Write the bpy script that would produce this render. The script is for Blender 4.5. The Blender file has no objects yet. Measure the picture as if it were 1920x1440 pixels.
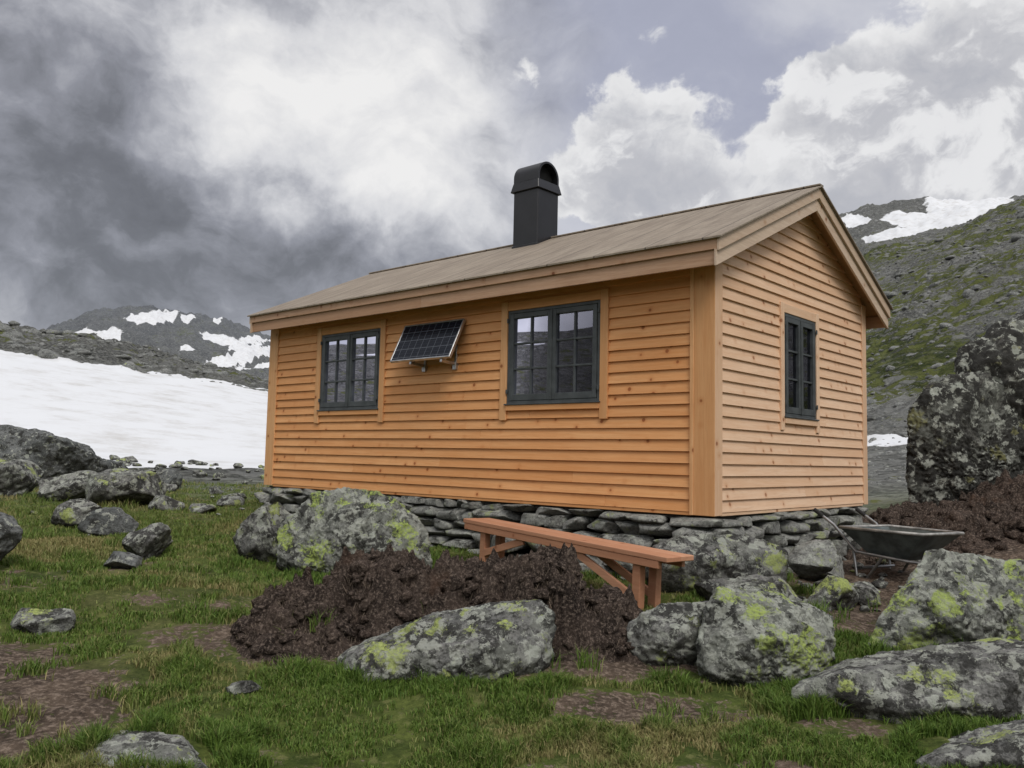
import bpy, bmesh, math, numpy as np
from mathutils import Vector, Matrix, Euler
rng=np.random.RandomState(7)
scene=bpy.context.scene
# ---------------------------------------------------------------- noise
_p=np.random.RandomState(3); PERM=_p.permutation(512).astype(np.int64); PERM=np.concatenate([PERM,PERM,PERM])
GR=_p.normal(size=(512,3)); GR/=np.linalg.norm(GR,axis=1)[:,None]
def pnoise(P):
    Pi=np.floor(P).astype(np.int64); F=P-Pi; U=F*F*F*(F*(F*6-15)+10)
    out=0
    for dx in (0,1):
        wx=U[:,0] if dx else 1-U[:,0]
        for dy in (0,1):
            wy=U[:,1] if dy else 1-U[:,1]
            for dz in (0,1):
                wz=U[:,2] if dz else 1-U[:,2]
                h=PERM[(PERM[(PERM[(Pi[:,0]+dx)&511]+Pi[:,1]+dy)&511]+Pi[:,2]+dz)&511]
                g=GR[h]
                out=out+wx*wy*wz*(g[:,0]*(F[:,0]-dx)+g[:,1]*(F[:,1]-dy)+g[:,2]*(F[:,2]-dz))
    return out
def fbm(P,octv=4,gain=.5,ridged=False,off=0.0):
    P=np.asarray(P,float)+off; a=1;s=0
    for i in range(octv):
        n=pnoise(P)
        if ridged: n=.35-np.abs(n)*1.6
        s=s+a*n; a*=gain; P=P*2.03+17.3
    return s
def sstep(a,b,x):
    t=np.clip((x-a)/(b-a),0,1); return t*t*(3-2*t)
# ---------------------------------------------------------------- material helpers
def sock(nt,to,v):
    if v is None: return
    if isinstance(v,bpy.types.NodeSocket): nt.links.new(v,to)
    else:
        try: to.default_value=v
        except Exception:
            if isinstance(v,(tuple,list)) and len(v)==3: to.default_value=(*v,1)
            else: raise
class G:
    def __init__(s,nt): s.nt=nt
    def n(s,t,ins=None,**pr):
        x=s.nt.nodes.new(t)
        for k,v in pr.items(): setattr(x,k,v)
        for k,v in (ins or {}).items(): sock(s.nt,x.inputs[k],v)
        return x
    def math(s,op,a,b=None,c=None,clamp=False):
        x=s.n('ShaderNodeMath',operation=op,use_clamp=clamp)
        sock(s.nt,x.inputs[0],a); sock(s.nt,x.inputs[1],b)
        if c is not None: sock(s.nt,x.inputs[2],c)
        return x.outputs[0]
    def add(s,a,b): return s.math('ADD',a,b)
    def sub(s,a,b): return s.math('SUBTRACT',a,b)
    def mul(s,a,b): return s.math('MULTIPLY',a,b)
    def vm(s,op,a,b=None):
        x=s.n('ShaderNodeVectorMath',operation=op); sock(s.nt,x.inputs[0],a)
        if b is not None:
            if op=='SCALE': sock(s.nt,x.inputs['Scale'],b)
            else: sock(s.nt,x.inputs[1],b)
        return x.outputs[0]
    def mix(s,f,a,b,bt='MIX'):
        x=s.n('ShaderNodeMix',data_type='RGBA',blend_type=bt)
        sock(s.nt,x.inputs[0],f)
        for i,v in ((6,a),(7,b)):
            if isinstance(v,(tuple,list)) and len(v)==3: v=(*v,1)
            sock(s.nt,x.inputs[i],v)
        return x.outputs[2]
    def ramp(s,x,a,b,smooth=True):
        r=s.n('ShaderNodeMapRange',interpolation_type='SMOOTHSTEP' if smooth else 'LINEAR')
        sock(s.nt,r.inputs[0],x); r.inputs[1].default_value=a; r.inputs[2].default_value=b
        return r.outputs[0]
    def noise(s,vec,scale,detail=4,rough=.5,dist=0):
        x=s.n('ShaderNodeTexNoise',{'Vector':vec,'Scale':scale,'Detail':detail,'Roughness':rough,'Distortion':dist}); return x.outputs[0]
    def noisec(s,vec,scale,detail=4,rough=.5):
        x=s.n('ShaderNodeTexNoise',{'Vector':vec,'Scale':scale,'Detail':detail,'Roughness':rough}); return x.outputs[1]
    def vor(s,vec,scale,rand=1,feature='F1'):
        return s.n('ShaderNodeTexVoronoi',{'Vector':vec,'Scale':scale,'Randomness':rand},feature=feature)
    def attr(s,name): return s.n('ShaderNodeAttribute',attribute_name=name).outputs['Fac']
    def bump(s,h,strength=.5,dist=.02):
        return s.n('ShaderNodeBump',{'Height':h,'Strength':strength,'Distance':dist}).outputs[0]
def newmat(name):
    m=bpy.data.materials.new(name); m.use_nodes=True
    nt=m.node_tree; b=nt.nodes['Principled BSDF']; b.inputs['Specular IOR Level'].default_value=.25
    return m,G(nt),b
def wood_mat(name,axis,c1,c2,rough=.6,knots=1.0,grain=.35):
    m,g,b=newmat(name)
    tc=g.n('ShaderNodeTexCoord').outputs['Object']; r=g.attr('rnd')
    off=g.n('ShaderNodeCombineXYZ',{0:g.mul(r,37.),1:g.mul(r,53.),2:g.mul(r,91.)}).outputs[0]
    p=g.vm('ADD',tc,off)
    sc=[22,22,22]; sc[axis]=1.1
    ps=g.vm('MULTIPLY',p,tuple(sc))
    gr=g.noise(ps,1.6,5,.6,.6)
    fine=g.noise(ps,6,3,.6)
    col=g.mix(g.ramp(gr,.3,.72),c1,c2)
    col=g.mix(g.mul(g.ramp(fine,.5,.75),grain),col,tuple(x*.66 for x in c1))
    bl=g.noise(p,1.7,3,.5)
    col=g.mix(g.mul(g.ramp(bl,.45,.75),.35),col,tuple(min(.95,x*1.15) for x in c2))
    col=g.mix(g.mul(g.ramp(r,0,1,False),.5),col,tuple(x*y for x,y in zip(c1,(.84,.74,.62))))
    v=g.vor(g.vm('MULTIPLY',p,(5.5,5.5,5.5)),1)
    sel=g.n('ShaderNodeSeparateColor',{0:v.outputs['Color']}).outputs[0]
    on=g.math('GREATER_THAN',sel,.3)
    k=g.mul(on,g.ramp(v.outputs['Distance'],.14,.08))
    halo=g.mul(on,g.ramp(v.outputs['Distance'],.34,.05))
    col=g.mix(g.mul(halo,.45*knots),col,tuple(x*y for x,y in zip(c1,(.75,.55,.4))))
    col=g.mix(g.mul(k,.85*knots),col,tuple(x*y for x,y in zip(c1,(.40,.24,.17))))
    sock(g.nt,b.inputs['Base Color'],col); b.inputs['Roughness'].default_value=rough
    sock(g.nt,b.inputs['Normal'],g.bump(gr,.25,.004))
    return m
C1=(.70,.325,.125); C2=(.80,.425,.19)
GP1=(.73,.475,.305); GP2=(.81,.58,.405)  # same wood made paler: brighter light on the gable side is in the colour
M_front=wood_mat('front_cladding_wood',1,C1,C2)
M_gable=wood_mat('gable_cladding_wood',0,GP1,GP2)
M_postF=wood_mat('vertical_trim_wood',2,(.68,.345,.15),(.78,.45,.22))
M_postG=wood_mat('gable_vertical_trim_wood',2,GP1,GP2)  # trim wood again, with the gable's brightness put into its tone
M_fasc=wood_mat('fascia_wood',1,(.46,.275,.17),(.56,.36,.24),knots=1.1)
M_rake=wood_mat('bargeboard_wood',0,(.56,.42,.31),(.66,.52,.40),knots=1.2)  # paler tone carries the gable-side light in the colour
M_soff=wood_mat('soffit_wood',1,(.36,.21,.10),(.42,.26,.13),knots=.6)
M_bench=wood_mat('bench_wood',0,(.46,.22,.13),(.56,.30,.185),knots=.6)
def plain(name,c,rough=.5,metal=0,spec=.4,var=.25,scale=8,bump=0.1):
    m,g,b=newmat(name); tc=g.n('ShaderNodeTexCoord').outputs['Object']
    n=g.noise(tc,scale,6,.6)
    col=g.mix(g.ramp(n,.3,.7),tuple(x*(1-var) for x in c),tuple(x*(1+var) for x in c))
    sock(g.nt,b.inputs['Base Color'],col); b.inputs['Roughness'].default_value=rough; b.inputs['Metallic'].default_value=metal
    b.inputs['Specular IOR Level'].default_value=spec
    sock(g.nt,b.inputs['Normal'],g.bump(g.noise(tc,scale*6,4,.6),bump,.003))
    return m
M_frame=plain('window_frame_paint',(.066,.074,.077),.45)
M_black=plain('chimney_black_metal',(.012,.012,.014),.36,0,.5,.2,5,.05)
M_blackin=plain('chimney_opening_dark',(.004,.004,.004),.9)  # near-black sheet stands for the dark inside of the hood
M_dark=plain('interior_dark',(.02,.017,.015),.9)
M_alu=plain('aluminium',(.5,.5,.5),.35,.9)
M_sill=plain('under_sill_dark',(.03,.028,.026),.9)
M_curt=plain('curtain_cloth',(.35,.35,.36),.9)
M_barrow=plain('wheelbarrow_tray_paint',(.075,.09,.088),.5,.1,.5,.5,6)
M_barrowrim=plain('wheelbarrow_rim_metal',(.34,.33,.31),.5,.4,.5,.4,9)
M_tyre=plain('tyre_rubber',(.02,.02,.02),.8)
M_galv=plain('galvanised_tube',(.32,.32,.32),.4,.8)
# glass
M_glass,g,b=newmat('window_glass'); nt=g.nt; nt.nodes.remove(b)
fr=g.n('ShaderNodeFresnel',{'IOR':1.5}).outputs[0]
gl=g.n('ShaderNodeBsdfGlossy',{'Color':(.8,.8,.95,1),'Roughness':.01}).outputs[0]
tr=g.n('ShaderNodeBsdfTransparent',{'Color':(.6,.62,.65,1)}).outputs[0]
ms=g.n('ShaderNodeMixShader',{0:g.math('MULTIPLY',fr,1.7,clamp=True),1:tr,2:gl})
nt.links.new(ms.outputs[0],nt.nodes['Material Output'].inputs[0])
# solar
M_solar,g,b=newmat('solar_cells'); tc=g.n('ShaderNodeTexCoord').outputs['Object']
uv=g.n('ShaderNodeSeparateXYZ',{0:tc})
def gridline(g,x,period,w):
    f=g.math('FRACT',g.math('DIVIDE',x,period)); d=g.math('ABSOLUTE',g.sub(f,.5))
    return g.math('GREATER_THAN',d,.5-w)
l=g.math('MAXIMUM',gridline(g,uv.outputs[0],.119,.022),gridline(g,uv.outputs[1],.125,.022))
col=g.mix(l,(.008,.010,.016),(.13,.14,.16))
l2=gridline(g,uv.outputs[1],.04,.03)
col=g.mix(g.mul(l2,.35),col,(.10,.11,.13))
sock(g.nt,b.inputs['Base Color'],col); b.inputs['Roughness'].default_value=.2; b.inputs['Specular IOR Level'].default_value=.35
# roof
M_roof,g,b=newmat('roof_felt'); tc=g.n('ShaderNodeTexCoord').outputs['Object']; s3=g.n('ShaderNodeSeparateXYZ',{0:tc})
n1=g.noise(g.vm('MULTIPLY',tc,(.8,5,1)),2,6,.65); n2=g.noise(tc,45,4,.7); n3=g.noise(tc,1.2,4,.6)
col=g.mix(g.ramp(n1,.3,.7),(.22,.175,.135),(.33,.275,.215)); col=g.mix(g.mul(g.ramp(n2,.35,.75),.45),col,(.14,.115,.09))
col=g.mix(g.mul(g.ramp(n3,.45,.7),.4),col,(.38,.32,.25))
seam=gridline(g,g.add(s3.outputs[1],g.mul(g.noise(tc,3,2),.015)),.62,.014)
col=g.mix(g.mul(seam,.8),col,(.07,.055,.045))
seam2=gridline(g,s3.outputs[0],.145,.05)
col=g.mix(g.mul(seam2,.3),col,(.09,.07,.055))
sock(g.nt,b.inputs['Base Color'],col); b.inputs['Roughness'].default_value=.75
sock(g.nt,b.inputs['Normal'],g.bump(g.sub(n2,seam),.4,.006))
def g_c(x): return min(1.,max(0.,x))
def rock_mat(name,c1,c2,lime=.3,pale=.4,black=.4,limec=(.30,.34,.09),sc=1.):
    m,g,b=newmat(name); tc=g.vm('SCALE',g.n('ShaderNodeTexCoord').outputs['Object'],sc)
    rn=g.n('ShaderNodeObjectInfo').outputs['Random']; r=g.attr('rnd')
    o=g.n('ShaderNodeCombineXYZ',{0:g.mul(rn,31.),1:g.mul(rn,77.),2:g.mul(r,13.)}).outputs[0]
    p=g.vm('ADD',tc,o); wv=g.vm('SCALE',g.noisec(p,9,4,.6),.14); pw=g.vm('ADD',p,wv)
    n1=g.noise(p,2.2,8,.62); n2=g.noise(p,38,5,.7); n3=g.noise(pw,6,8,.68); n4=g.noise(g.vm('ADD',pw,(5,9,2)),2.6,10,.68); n5=g.noise(g.vm('ADD',pw,(15,3,7)),11,6,.7); n6=g.noise(g.vm('ADD',pw,(1,13,3)),4,10,.7)
    col=g.mix(g.ramp(n1,.32,.68),c1,c2)
    col=g.mix(g.mul(g.ramp(n2,.42,.66),.72),col,tuple(x*.34 for x in c1))
    col=g.mix(g.mul(g.ramp(n3,.62-.25*black,.69-.25*black),.82),col,(.028,.027,.025))
    col=g.mix(g.mul(g.ramp(n6,.60-.12*pale,.65-.10*pale),.6*g_c(pale)),col,(.30,.31,.27))
    col=g.mix(g.mul(g.ramp(n5,.62-.14*pale,.65-.12*pale),.75),col,(.38,.39,.34))
    v=g.vor(pw,7.5); cs=g.n('ShaderNodeSeparateColor',{0:v.outputs['Color']}).outputs[1]
    sp=g.mul(g.math('GREATER_THAN',cs,1-.30*pale),g.ramp(g.add(v.outputs['Distance'],g.mul(g.sub(n2,.5),.35)),.36,.30))
    col=g.mix(g.mul(sp,.6),col,(.42,.44,.38))
    lm=g.ramp(g.add(n4,g.mul(g.sub(n5,.5),.30)),.70-.22*lime,.75-.22*lime)
    lm2=g.ramp(g.add(g.mul(n2,.7),g.mul(n3,.5)),.48,.66)
    limecol=g.mix(g.ramp(n2,.35,.65),tuple(x*.7 for x in limec),tuple(x*1.45 for x in limec))
    col=g.mix(g.mul(lm,g.mul(lm2,.95)),col,limecol)
    v2=g.vor(g.vm('ADD',pw,(9,1,4)),4.); c2_=g.n('ShaderNodeSeparateColor',{0:v2.outputs['Color']}).outputs[0]
    sp2=g.mul(g.math('GREATER_THAN',c2_,1-.18*lime),g.ramp(g.add(v2.outputs['Distance'],g.mul(g.sub(n5,.5),.8)),.42,.30))
    col=g.mix(g.mul(sp2,g.mul(g.ramp(n2,.3,.55),.8)),col,tuple(x*1.3 for x in limec))
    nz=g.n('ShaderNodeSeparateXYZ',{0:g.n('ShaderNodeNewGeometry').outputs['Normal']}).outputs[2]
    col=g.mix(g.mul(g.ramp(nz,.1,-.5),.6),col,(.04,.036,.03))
    sock(g.nt,b.inputs['Base Color'],col); b.inputs['Roughness'].default_value=.92; b.inputs['Specular IOR Level'].default_value=.15
    h=g.add(g.mul(n2,.35),g.add(g.mul(n3,.9),g.mul(n1,.5)))
    sock(g.nt,b.inputs['Normal'],g.bump(h,1.,.045))
    return m
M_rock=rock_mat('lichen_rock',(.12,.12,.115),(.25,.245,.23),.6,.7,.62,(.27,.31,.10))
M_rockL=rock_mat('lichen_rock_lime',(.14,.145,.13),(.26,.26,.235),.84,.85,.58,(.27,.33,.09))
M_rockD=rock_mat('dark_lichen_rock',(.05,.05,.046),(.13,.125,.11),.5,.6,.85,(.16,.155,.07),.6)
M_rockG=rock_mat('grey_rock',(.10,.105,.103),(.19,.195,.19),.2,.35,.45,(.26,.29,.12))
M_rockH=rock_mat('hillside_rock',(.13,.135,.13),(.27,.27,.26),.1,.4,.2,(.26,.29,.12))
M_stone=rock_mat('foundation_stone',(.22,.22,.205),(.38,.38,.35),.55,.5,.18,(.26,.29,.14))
# dirt
M_dirt,g,b=newmat('peat_soil'); tc=g.n('ShaderNodeTexCoord').outputs['Object']
n1=g.noise(tc,5,8,.7); n2=g.noise(tc,45,5,.75); n3=g.noise(g.vm('ADD',tc,(3,3,3)),2.2,4,.6)
col=g.mix(g.ramp(n1,.3,.7),(.024,.019,.017),(.11,.082,.067)); col=g.mix(g.mul(g.ramp(n2,.48,.66),.85),col,(.27,.21,.17))
col=g.mix(g.mul(g.ramp(n3,.55,.7),.5),col,(.13,.075,.05)); col=g.mix(g.mul(g.ramp(n2,.45,.3),.8),col,(.010,.008,.007))
sock(g.nt,b.inputs['Base Color'],col); b.inputs['Roughness'].default_value=1; b.inputs['Specular IOR Level'].default_value=.05
sock(g.nt,b.inputs['Normal'],g.bump(g.add(n1,g.mul(n2,.6)),1,.06))
M_fibre,g,b=newmat('root_fibres'); sock(g.nt,b.inputs['Base Color'],g.mix(g.attr('rnd'),(.04,.03,.022),(.26,.20,.15))); b.inputs['Roughness'].default_value=.9
M_grass,g,b=newmat('grass_blades')
r=g.attr('rnd'); d=g.attr('dry')
col=g.mix(r,(.045,.090,.014),(.155,.235,.042)); col=g.mix(d,col,(.28,.235,.105))
sock(g.nt,b.inputs['Base Color'],col); b.inputs['Roughness'].default_value=.6; b.inputs['Specular IOR Level'].default_value=.2
# terrain
M_ter,g,b=newmat('fell_ground'); tc=g.n('ShaderNodeTexCoord').outputs['Object']
snow=g.attr('snow'); dirt=g.attr('dirt'); far=g.attr('far'); green=g.attr('green')
f1=g.noise(tc,26,6,.7); f2=g.noise(tc,3.5,8,.65); f3=g.noise(tc,.45,8,.62); f4=g.noise(tc,.06,10,.66); f5=g.noise(tc,.012,12,.68)
grass=g.mix(g.ramp(f2,.35,.65),(.045,.065,.015),(.115,.140,.035)); grass=g.mix(g.mul(g.ramp(f3,.48,.66),.5),grass,(.15,.13,.06))
grass=g.mix(g.mul(g.ramp(f1,.4,.7),.6),grass,(.02,.030,.008))
grass=g.mix(g.mul(g.ramp(g.noise(g.vm('ADD',tc,(4,4,4)),9,5,.7),.54,.66),.6),grass,(.18,.18,.07))
soil=g.mix(g.ramp(f2,.3,.7),(.03,.022,.018),(.12,.088,.065)); soil=g.mix(g.mul(g.ramp(f1,.46,.66),.8),soil,(.27,.21,.165))
soil=g.mix(g.mul(g.ramp(f1,.45,.3),.7),soil,(.012,.010,.009))
dm=g.ramp(g.add(dirt,g.add(g.mul(g.sub(f2,.5),2.3),g.mul(g.sub(f1,.5),1.2))),.45,.62)
near=g.mix(dm,grass,soil)
wpt=g.vm('ADD',tc,g.vm('SCALE',g.noisec(tc,.6,4,.6),1.6))
vb=g.vor(g.vm('MULTIPLY',wpt,(1,1,1.6)),.62); vbs=g.vor(g.vm('MULTIPLY',wpt,(1,1,1.6)),1.5)
bc=g.n('ShaderNodeSeparateColor',{0:vb.outputs['Color']}).outputs[0]; bc2=g.n('ShaderNodeSeparateColor',{0:vbs.outputs['Color']}).outputs[1]
blk=g.math('MAXIMUM',g.mul(g.math('GREATER_THAN',bc,.62),g.ramp(vb.outputs['Distance'],.52,.36)),g.mul(g.math('GREATER_THAN',bc2,.66),g.ramp(vbs.outputs['Distance'],.5,.36)))
lite=g.attr('lite')
rockc=g.mix(g.ramp(f4,.35,.65),(.07,.072,.066),(.20,.20,.185)); rockc=g.mix(g.mul(g.ramp(f3,.47,.58),.6),rockc,(.035,.036,.033))
rockc=g.mix(g.mul(g.ramp(f2,.47,.58),.65),rockc,(.32,.32,.30))
rockc=g.mix(g.mul(lite,g.ramp(g.add(g.mul(f3,.5),g.mul(f2,.5)),.42,.56)),rockc,(.34,.34,.32))
fgr=g.mix(g.ramp(f3,.40,.60),(.040,.055,.018),(.15,.17,.052)); fgr=g.mix(g.mul(g.ramp(f2,.5,.64),.5),fgr,(.19,.185,.08))
fm=g.ramp(g.add(green,g.add(g.mul(g.sub(f4,.5),2.4),g.add(g.mul(g.sub(f3,.5),2.4),g.add(g.mul(g.sub(f2,.5),1.6),g.mul(g.sub(f5,.5),1.0))))),.44,.56)
farc=g.mix(fm,rockc,fgr)
farc=g.mix(g.mul(blk,g.mul(g.ramp(green,.95,.5),.85)),farc,g.mix(bc,(.12,.123,.118),(.34,.34,.325)))
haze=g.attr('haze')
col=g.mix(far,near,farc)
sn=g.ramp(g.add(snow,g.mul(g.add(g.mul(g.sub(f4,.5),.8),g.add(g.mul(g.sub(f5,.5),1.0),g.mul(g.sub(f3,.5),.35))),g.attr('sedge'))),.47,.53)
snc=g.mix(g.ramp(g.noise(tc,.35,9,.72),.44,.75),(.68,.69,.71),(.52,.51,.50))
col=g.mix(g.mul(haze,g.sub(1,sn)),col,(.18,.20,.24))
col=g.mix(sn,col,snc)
sock(g.nt,b.inputs['Base Color'],col); b.inputs['Roughness'].default_value=.95; b.inputs['Specular IOR Level'].default_value=.1
bh=g.add(g.mul(f1,.35),g.mul(f2,1)); bn=g.bump(bh,.9,.07)
bf=g.n('ShaderNodeBump',{'Height':g.add(g.mul(f3,1.2),g.add(g.mul(f2,.35),g.add(g.mul(blk,.2),g.mul(f4,4.)))),'Strength':.9,'Distance':2.2}).outputs[0]
vmx=g.n('ShaderNodeMix',data_type='VECTOR'); sock(g.nt,vmx.inputs[0],g.math('MULTIPLY',far,g.sub(1,sn))); sock(g.nt,vmx.inputs[4],bn); sock(g.nt,vmx.inputs[5],bf)
nosn=g.n('ShaderNodeMix',data_type='VECTOR'); sock(g.nt,nosn.inputs[0],sn); sock(g.nt,nosn.inputs[4],vmx.outputs[1]); sock(g.nt,nosn.inputs[5],g.n('ShaderNodeNewGeometry').outputs['Normal'])
sock(g.nt,b.inputs['Normal'],nosn.outputs[1])
# ---------------------------------------------------------------- mesh helpers
def link(o,parent=None):
    scene.collection.objects.link(o)
    if parent: o.parent=parent
    return o
def mesh_np(name,V,F,mat,attrs=None,smooth=True,parent=None,k=4):
    me=bpy.data.meshes.new(name); V=np.asarray(V,np.float32); F=np.asarray(F,np.int32)
    me.vertices.add(len(V)); me.vertices.foreach_set('co',V.ravel())
    n=len(F); k=F.shape[1]
    me.loops.add(n*k); me.loops.foreach_set('vertex_index',F.ravel())
    me.polygons.add(n); me.polygons.foreach_set('loop_start',np.arange(0,n*k,k,dtype=np.int32))
    try: me.polygons.foreach_set('loop_total',np.full(n,k,dtype=np.int32))
    except Exception: pass
    me.polygons.foreach_set('use_smooth',np.full(n,smooth))
    for an,(dom,a) in (attrs or {}).items():
        at=me.attributes.new(an,'FLOAT',dom); at.data.foreach_set('value',np.asarray(a,np.float32))
    me.update(calc_edges=True); me.validate()
    me.materials.append(mat)
    return link(bpy.data.objects.new(name,me),parent)
class MB:
    def __init__(s): s.v=[];s.f=[];s.r=[]
    def poly8(s,c,r=None):
        r=rng.rand() if r is None else r; n=len(s.v); s.v+=list(c)
        for q in ((0,1,2,3),(7,6,5,4),(0,4,5,1),(1,5,6,2),(2,6,7,3),(3,7,4,0)): s.f.append(tuple(n+i for i in q)); s.r.append(r)
    def box(s,lo,hi,r=None,T=None):
        x0,y0,z0=lo;x1,y1,z1=hi
        c=[(x0,y0,z0),(x1,y0,z0),(x1,y1,z0),(x0,y1,z0),(x0,y0,z1),(x1,y0,z1),(x1,y1,z1),(x0,y1,z1)]
        if T: c=[T(*p) for p in c]
        s.poly8(c,r)
    def beam(s,a,b,w,h,r=None,up=(0,0,1)):
        a=Vector(a);b=Vector(b);d=(b-a).normalized();sd=d.cross(Vector(up)).normalized();u=sd.cross(d)
        c=[]
        for p in (a,b):
            for i,j in ((-1,-1),(1,-1),(1,1),(-1,1)): c.append(tuple(p+sd*i*w/2+u*j*h/2))
        s.poly8(c,r)
    def build(s,name,mat,parent=None,bevel=.004,smooth=False):
        me=bpy.data.meshes.new(name); me.from_pydata([tuple(p) for p in s.v],[],s.f)
        at=me.attributes.new('rnd','FLOAT','FACE'); at.data.foreach_set('value',np.array(s.r,np.float32))
        bm=bmesh.new(); bm.from_mesh(me); bmesh.ops.recalc_face_normals(bm,faces=bm.faces); bm.to_mesh(me); bm.free()
        me.materials.append(mat); o=link(bpy.data.objects.new(name,me),parent)
        if bevel:
            m=o.modifiers.new('b','BEVEL'); m.width=bevel; m.segments=1; m.limit_method='ANGLE'
        return o
def empty(name,loc=(0,0,0),rot=(0,0,0)):
    e=bpy.data.objects.new(name,None); e.location=loc; e.rotation_euler=rot; e.empty_display_size=.3; return link(e)
# ---------------------------------------------------------------- terrain heights (bearing, range -> height)
KR=np.array([0.3,4.5,6,8,10,12,14,20,30,40,60,80,120,200,280,450,700,1000,1200,1600,3000.])
near_=[0,.03,.18,.40,.50,.55,.60,.65]
def col(rest,nr=None): return list(nr or near_)+rest
back=col([.9,1.3,2.5,5,13,36,55,72,90,110,120,110,60])  # unseen hills behind camera, raised to darken the window reflections
TAB=[(-180,back),(-110,col([.9,1.4,3,6,15,37,48,60,70,80,100,90,50])),(-60,col([.8,1.2,3.5,7,13,18,25,40,60,80,100,90,50])),
(-40,col([.7,1.6,5.5,10,17,16,18,28,55,85,105,95,40])),
(-31,col([.7,1.5,5.2,9.2,15.8,14,16,25,60,95,110,95,40])),
(-26.3,col([.7,1.5,4.9,8.5,14.9,13,14,22,70,140,172,150,40])),
(-23.8,col([.7,1.4,4.7,8.1,13.7,12,13,20,75,150,181,150,40])),
(-18.8,col([.7,1.3,4.2,7.4,11.9,11,12,18,70,140,174,140,40])),
(-16,col([.7,1.3,3.9,6.8,11.0,10,11,16,62,125,156,130,40])),
(-12,col([.7,1.2,3.2,6,9,9,10,14,45,90,112,90,40])),
(0,col([.8,1.2,2.5,4,7,8,9,12,30,60,70,60,30])),
(10,col([1,1.4,3,5,10,15,20,30,40,60,70,60,30])),
(18,col([1.5,2,4.5,8,18,38,45,100,90,80,80,60,30])),
(21,col([1.7,2.3,5.5,9.5,20,42,55,125,105,90,85,60,30],[0,.03,.18,.38,.48,.50,.55,.85])),
(23,col([1.8,2.6,6,10.5,22,47,60,128,108,90,85,60,30],[0,.03,.18,.36,.45,.55,.70,.95])),
(26,col([1.9,2.9,7,12,25,50,62,128,108,90,85,60,30],[0,.03,.18,.36,.48,.68,.85,1.05])),
(29,col([2.1,3.4,7.6,13.2,27,54,64,126,108,90,85,60,30],[0,.03,.18,.38,.55,.8,.95,1.2])),
(31,col([2.2,3.8,8,14,28,56,66,125,108,90,85,60,30],[0,.03,.18,.40,.6,.85,1.05,1.3])),
(40,col([2.4,4.2,9,16,31,60,70,125,108,90,85,60,30],[0,.03,.2,.45,.7,.95,1.15,1.4])),
(60,col([1.8,3,7,13,25,50,62,100,98,90,85,60,30])),(110,col([1,2,5,10,20,40,55,80,90,100,100,90,50])),(180,back)]
TA=np.array([t[0] for t in TAB],float); TZ=np.array([t[1] for t in TAB],float); LK=np.log(KR)
def basez(X,Y):
    r=np.maximum(np.hypot(X,Y),.3); az=np.degrees(np.arctan2(X,Y))
    ia=np.clip(np.searchsorted(TA,az)-1,0,len(TA)-2); fa=np.clip((az-TA[ia])/(TA[ia+1]-TA[ia]),0,1)
    lr=np.log(r); ir=np.clip(np.searchsorted(LK,lr)-1,0,len(LK)-2); fr=np.clip((r-KR[ir])/(KR[ir+1]-KR[ir]),0,1)
    a=TZ[ia,ir]*(1-fr)+TZ[ia,ir+1]*fr; c=TZ[ia+1,ir]*(1-fr)+TZ[ia+1,ir+1]*fr
    return a*(1-fa)+c*fa,r,az
def snowmask(X,Y,z,r,az):
    s=np.zeros_like(r)
    edge=33+2.5*pnoise(np.stack([X*.12,Y*.12,0*X],1))*2
    top=80+6*pnoise(np.stack([X*.06,Y*.06,0*X+5],1))*2
    f=sstep(edge-1.2,edge+1.2,r)*sstep(top+4,top-4,r)*sstep(-75,-60,az)*sstep(-4,-9,az)
    s=np.maximum(s,f)
    el=(z-1.6)/np.maximum(np.hypot(X,Y)*np.cos(np.radians(az)),.1); u=np.tan(np.radians(np.clip(az,-80,80)))
    def P(px,py,rx,ry,sl,rmin,rmax):
        uu=(px-960)/1607; vv=(817+.0222*(px+849)-py)/1607
        du=(u-uu)/(rx/1607); dv=(el-vv-(-sl)*(u-uu))/(ry/1607)
        d=np.sqrt(du*du+dv*dv)
        return np.where((r>rmin)&(r<rmax),sstep(1.6,.4,d),0)
    for a in [(275,598,52,11,-.08),(165,634,60,14,-.1),(205,640,14,16,0),(345,602,14,6,0),(415,640,44,9,.2),(265,661,30,5,-.1),(440,676,80,13,-.25),(478,692,40,5,-.1),
              (480,642,35,6,.1),(110,640,30,8,-.2),(400,600,10,9,0),(455,655,34,5,-.15),(350,660,20,4,0)]:
        s=np.maximum(s,P(*a,430,2500))
    for a in [(1770,400,125,18,-.08),(1840,385,100,16,0),(1690,434,65,10,-.15),(1620,408,40,9,-.1),(1735,425,70,10,-.2),(1880,375,60,10,0)]:
        s=np.maximum(s,P(*a,285,600))
    s=np.maximum(s,P(1660,828,60,9,0,28,60))
    bk=(np.abs(az)>62)&(r>100)  # unseen snow patches behind camera, added for the panes to reflect
    s=np.where(bk,sstep(.12,.4,pnoise(np.stack([X*.02,Y*.02,z*.05],1))),s)
    return s,f
def terrain(X,Y,detail=True):
    z,r,az=basez(X,Y)
    P=np.stack([X,Y,0*X],1)
    s,f=snowmask(X,Y,z,r,az)
    z=z+.055*pnoise(P*.8)*2*sstep(60,10,r)+.02*fbm(P*3.1,3)*sstep(40,10,r)*2
    a=sstep(14,60,r)*(1-.93*f)
    amp=np.minimum(r*.011,9.)
    z=z+a*amp*(fbm(P*(.055),7,.55,ridged=False)*1.1+ .6*fbm(P*.02,6,.55,ridged=True,off=9))
    z=z+a*.50*fbm(P*.30,5,.65,ridged=True)*np.minimum(r/60,1.8)
    return z,r,az,s,f
def gz(x,y): 
    return float(terrain(np.array([x],float),np.array([y],float))[0][0])
azs=np.concatenate([np.arange(-180,-38,2.5),np.arange(-38,38,.14),np.arange(38,180,2.5)])
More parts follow.
